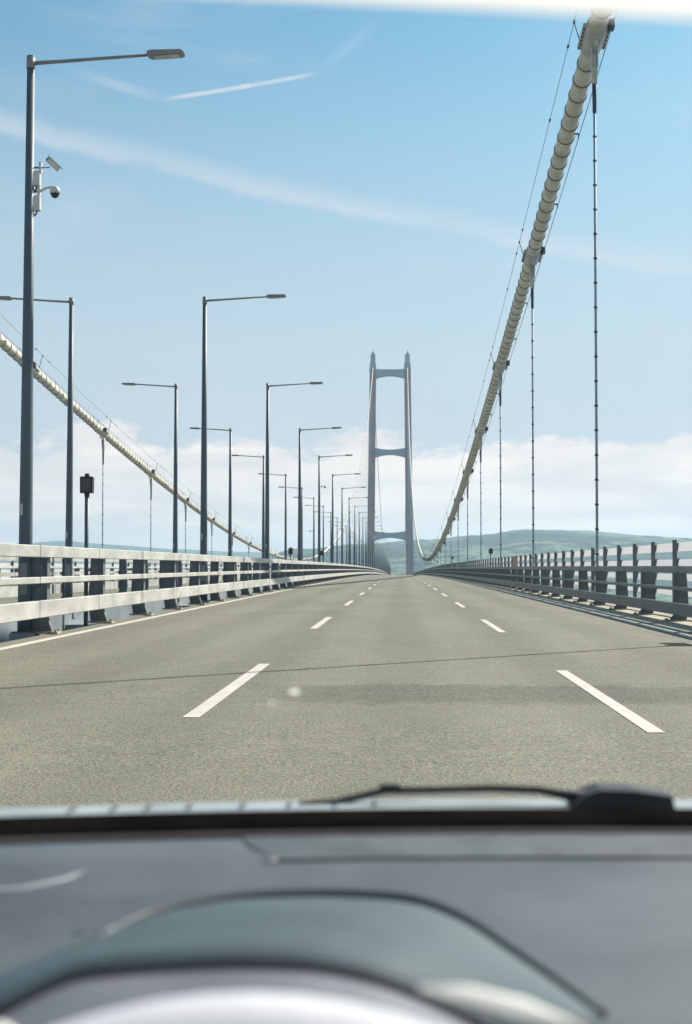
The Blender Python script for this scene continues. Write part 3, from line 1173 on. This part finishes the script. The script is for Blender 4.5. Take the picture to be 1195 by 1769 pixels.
sm.tube([(-0.087, fy(-0.087, 0.953), 1.1289), (-0.079, fy(-0.079, 0.953), 1.1289)], 0.0018, M['chrome'], 8)
sm.build('seam', dash)
vt = MB()
vt.tube([(-0.30, 0.845, 1.1235), (-0.255, 0.852, 1.1238), (-0.225, 0.862, 1.1241), (-0.205, 0.885, 1.1247), (-0.193, 0.91, 1.1257)], 0.0022, M['chrome'], 8)  # bent pale tube standing in for a reflection in the windscreen
vt.build('vent_edge', dash)

# instrument binnacle
def spline(P_, n):
    out = []
    Q = [Vector(p) for p in P_]
    for i in range(len(Q) - 1):
        p0, p1, p2, p3 = Q[max(i - 1, 0)], Q[i], Q[i + 1], Q[min(i + 2, len(Q) - 1)]
        for k_ in range(n):
            u = k_ / n
            out.append(tuple(0.5 * (2 * p1 + (p2 - p0) * u + (2 * p0 - 5 * p1 + 4 * p2 - p3) * u * u + (3 * p1 - p0 - 3 * p2 + p3) * u ** 3)))
    return out + [tuple(Q[-1])]


A = [(-0.215, 0.64, -0.192), (-0.188, 0.68, -0.190), (-0.163, 0.72, -0.1885), (-0.150, 0.752, -0.186), (-0.134, 0.785, -0.184), (-0.100, 0.815, -0.1832),
     (-0.062, 0.83, -0.184), (-0.024, 0.832, -0.1845), (0.0095, 0.82, -0.185), (0.035, 0.785, -0.1866), (0.0560, 0.735, -0.1895), (0.0745, 0.685, -0.1915), (0.0880, 0.64, -0.192)]
B = [(-0.190, 0.600, -0.190), (-0.162, 0.612, -0.176), (-0.139, 0.62, -0.1665), (-0.118, 0.62, -0.1632), (-0.097, 0.62, -0.1615), (-0.082, 0.62, -0.1605), (-0.067, 0.62, -0.1600),
     (-0.048, 0.62, -0.1603), (-0.032, 0.62, -0.1615), (-0.010, 0.62, -0.1660), (0.012, 0.62, -0.1740), (0.034, 0.615, -0.1830), (0.060, 0.600, -0.192)]
A, B = spline(A, 4), spline(B, 4)
bi = MB()
rows = []
for j in range(9):
    u = j / 8
    rows.append([tuple(a_ * (1 - u) + b_ * u + (0.006 * math.sin(math.pi * u) if q == 2 else 0) + (EYE if q == 2 else 0) for q, (a_, b_) in enumerate(zip(pa, pb))) for pa, pb in zip(A, B)])
lip = [(x, y - 0.003, z + EYE - 0.0025) for x, y, z in B]
inn = [(x, y - 0.004, z + EYE - 0.005) for x, y, z in B]
bi.grid(rows + [lip, inn], M['dash_teal'])
bin_ = bi.build('binnacle', car)
tr = MB()
At = A[9:]
tr.tube([(x, y + 0.002, z + EYE + 0.0006) for x, y, z in At], [0.0022 + 0.0016 * math.sin(math.pi * i / (len(At) - 1)) for i in range(len(At))], M['trim'], 10)  # dark tube standing in for the shadow in the hood's crease
tr.build('trim', bin_)
tr = MB()
Al = A[6:22]
tr.tube([(x, y + 0.001, z + EYE + 0.0008) for x, y, z in Al], [0.0005 + 0.0017 * math.sin(math.pi * i / (len(Al) - 1)) for i in range(len(Al))], M['chrome'], 10)  # pale tapered tube put in as the highlight on the hood's left edge
tr.build('bright_trim', bin_)
tr = MB()
tr.tube([(x, y - 0.0035, z + EYE - 0.0045) for x, y, z in B[3:-3]], 0.0022, M['trim'], 10)
tr.build('lip_seal', bin_)
ip = MB()
ip.grid([[(x, y - 0.004, z + EYE - 0.006) for x, y, z in B], [(x, y - 0.06, z + EYE - 0.012) for x, y, z in B], [(x, y - 0.13, z + EYE - 0.03) for x, y, z in B],
         [(x, y - 0.14, z + EYE - 0.12) for x, y, z in B]], M['panel'])
ip.build('column_cover', bin_)

# steering wheel
sw = MB()
ca, sa = math.cos(R(25)), math.sin(R(25))
wc = Vector((-0.045, 0.380, EYE - 0.285))
RW = 0.155


def wp(a, r=RW):
    return wc + Vector((math.sin(a) * r, math.cos(a) * r * sa, math.cos(a) * r * ca))


rows = []
for i in range(73):
    a = 2 * math.pi * i / 72
    rad_ = (wp(a, 1.0) - wc).normalized()
    nrm = Vector((0, -ca, sa))
    rows.append([tuple(wp(a) + (rad_ * math.cos(q) + nrm * math.sin(q)) * 0.0165) for q in [2 * math.pi * j / 18 for j in range(19)]])
sw.grid(rows, M['wheel'])
wheel = sw.build('steering_wheel', car)
hb = MB()
hb.tube([wc + Vector((0, 0.05, -0.02)), wc + Vector((0, 0.02, -0.01)), wc + Vector((0, -0.012, 0.006))], [0.05, 0.075, 0.06], M['dash'], 20)
for a in (R(95), R(-95), R(180)):
    hb.tube([wp(a, 0.05), wp(a, RW)], [0.026, 0.016], M['dash'], 10)
hb.build('hub', wheel)
st = MB()
st.tube([(0.006, 0.47, EYE - 0.1325), (0.022, 0.472, EYE - 0.1350), (0.040, 0.474, EYE - 0.1400), (0.060, 0.475, EYE - 0.1465)], [0.0008, 0.0026, 0.0030, 0.0004], M['stalk'], 12)
st.build('control_stalk', car)
st = MB()
st.tube([(-0.112, 0.40, EYE - 0.170), (-0.111, 0.40, EYE - 0.135), (-0.1105, 0.40, EYE - 0.128), (-0.110, 0.40, EYE - 0.1245)], [0.006, 0.0085, 0.007, 0.002], M['stalk'], 14)  # made-up stalk end, put in for a white flare blob at lower left
st.build('control_stalk', car)

# windscreen, wiper, visor, roof
gl = MB()
xs = frange(-0.50, 0.95, 0.05)
gl.grid([[(x, fy(x, 1.083) - u * (0.66 + 0.0 * x), 1.139 + u * 0.40) for x in xs] for u in (0, 0.25, 0.5, 0.75, 1.0)], M['glass'])
ws = gl.build('windscreen', car)


def smudge(px, py, w):
    # a dried splash on the glass, an uneven little disc
    yb = 1.0815
    y = (0.400 * (yb - 0.02) / 0.66 + 1.139 - EYE) / (0.400 / 0.66 + (990.7 - py) / 2500)
    x = (px - 691) / 2500 * y
    u = (fy(x, yb) - y) / 0.66
    vs_ = []
    for i in range(14):
        a = 2 * math.pi * i / 14
        rr = w * random.uniform(0.6, 1.15)
        xx, uu = x + math.cos(a) * rr, u + math.sin(a) * rr * 1.1
        vs_.append((xx, fy(xx, yb) - uu * 0.66 - 0.001, 1.139 + uu * 0.40))
    s_ = MB()
    s_.add(vs_, [tuple(range(14))], M['smudge'])
    s_.build('smudge', ws)


smudge(509, 1197, 0.0036)
smudge(471, 1214, 0.0016)

wpr = MB()
pts = [(-0.078, 1.118, -0.1768), (-0.05, 1.126, -0.1760), (-0.012, 1.130, -0.1680), (0.03, 1.131, -0.1672), (0.07, 1.129, -0.1655), (0.105, 1.125, -0.1660), (0.125, 1.120, -0.1690), (0.15, 1.115, -0.1700)]
wpr.tube([(x, y, z + EYE) for x, y, z in pts], [0.0015, 0.0022, 0.0026, 0.0026, 0.0028, 0.003, 0.004, 0.005], M['rubber'], 8)
wpr.box((-0.016, 1.127, EYE - 0.1672), (0.0, 1.135, EYE - 0.1632), M['rubber'])
wip = wpr.build('wiper', car)
wb = MB()
wb.tube([(x, y + 0.003, z + EYE - 0.0035) for x, y, z in pts[1:6]], 0.0011, M['stalk'], 6)
wb.build('blade', wip)
wc_ = MB()
wc_.extrude([(0.128, 1.1370), (0.205, 1.1370), (0.203, 1.1470), (0.188, 1.1490), (0.176, 1.1508), (0.150, 1.1512), (0.138, 1.1470)], 1.095, 1.135, M['rubber'])
wc_.build('arm_hub', wip)

vs = MB()
mx = Matrix.Translation((-0.022, 0.42, EYE + 0.1692)) @ Matrix.Rotation(R(3.7), 4, 'Y') @ Matrix.Rotation(R(25), 4, 'X')
vs.box((-0.3, -0.006, 0.0), (0.40, 0.006, 0.15), M['visor'], mx)
vs.build('sun_visor', car)
rf = MB()
rf.grid([[(x, y, EYE + 0.285 + 0.05 * min(1, (0.40 - y) * 1.5) - 0.05 * (x - 0.24) ** 2) for x in xs] for y in (0.42, 0.2, -0.2, -0.7, -1.3)], M['visor'])
rf.build('headliner', car)
pl = MB()
for sx in (-0.5, 0.95):
    pl.tube([(sx, fy(sx, 1.08), 1.12), (sx, fy(sx, 1.08) - 0.66, 1.54)], 0.035, M['carpaint'], 10)
pl.build('pillar', car)

# ------------------------------------------------------------------ haze
hz = bpy.data.materials.new('haze_air')
hz.use_nodes = True
k = NT(hz.node_tree)
hz.node_tree.nodes.clear()
pv = k.n('ShaderNodeVolumePrincipled')
pv.inputs['Color'].default_value = (0.60, 0.83, 1.0, 1)
pv.inputs['Density'].default_value = 0.0001
pv.inputs['Anisotropy'].default_value = 0.3
k.put(k.n('ShaderNodeOutputMaterial').inputs['Volume'], pv.outputs[0])
hb = MB()
hb.box((-6000, -400, WATER - 6), (6000, 9700, 262), hz)
tag(hb.build('haze'), kind='stuff')
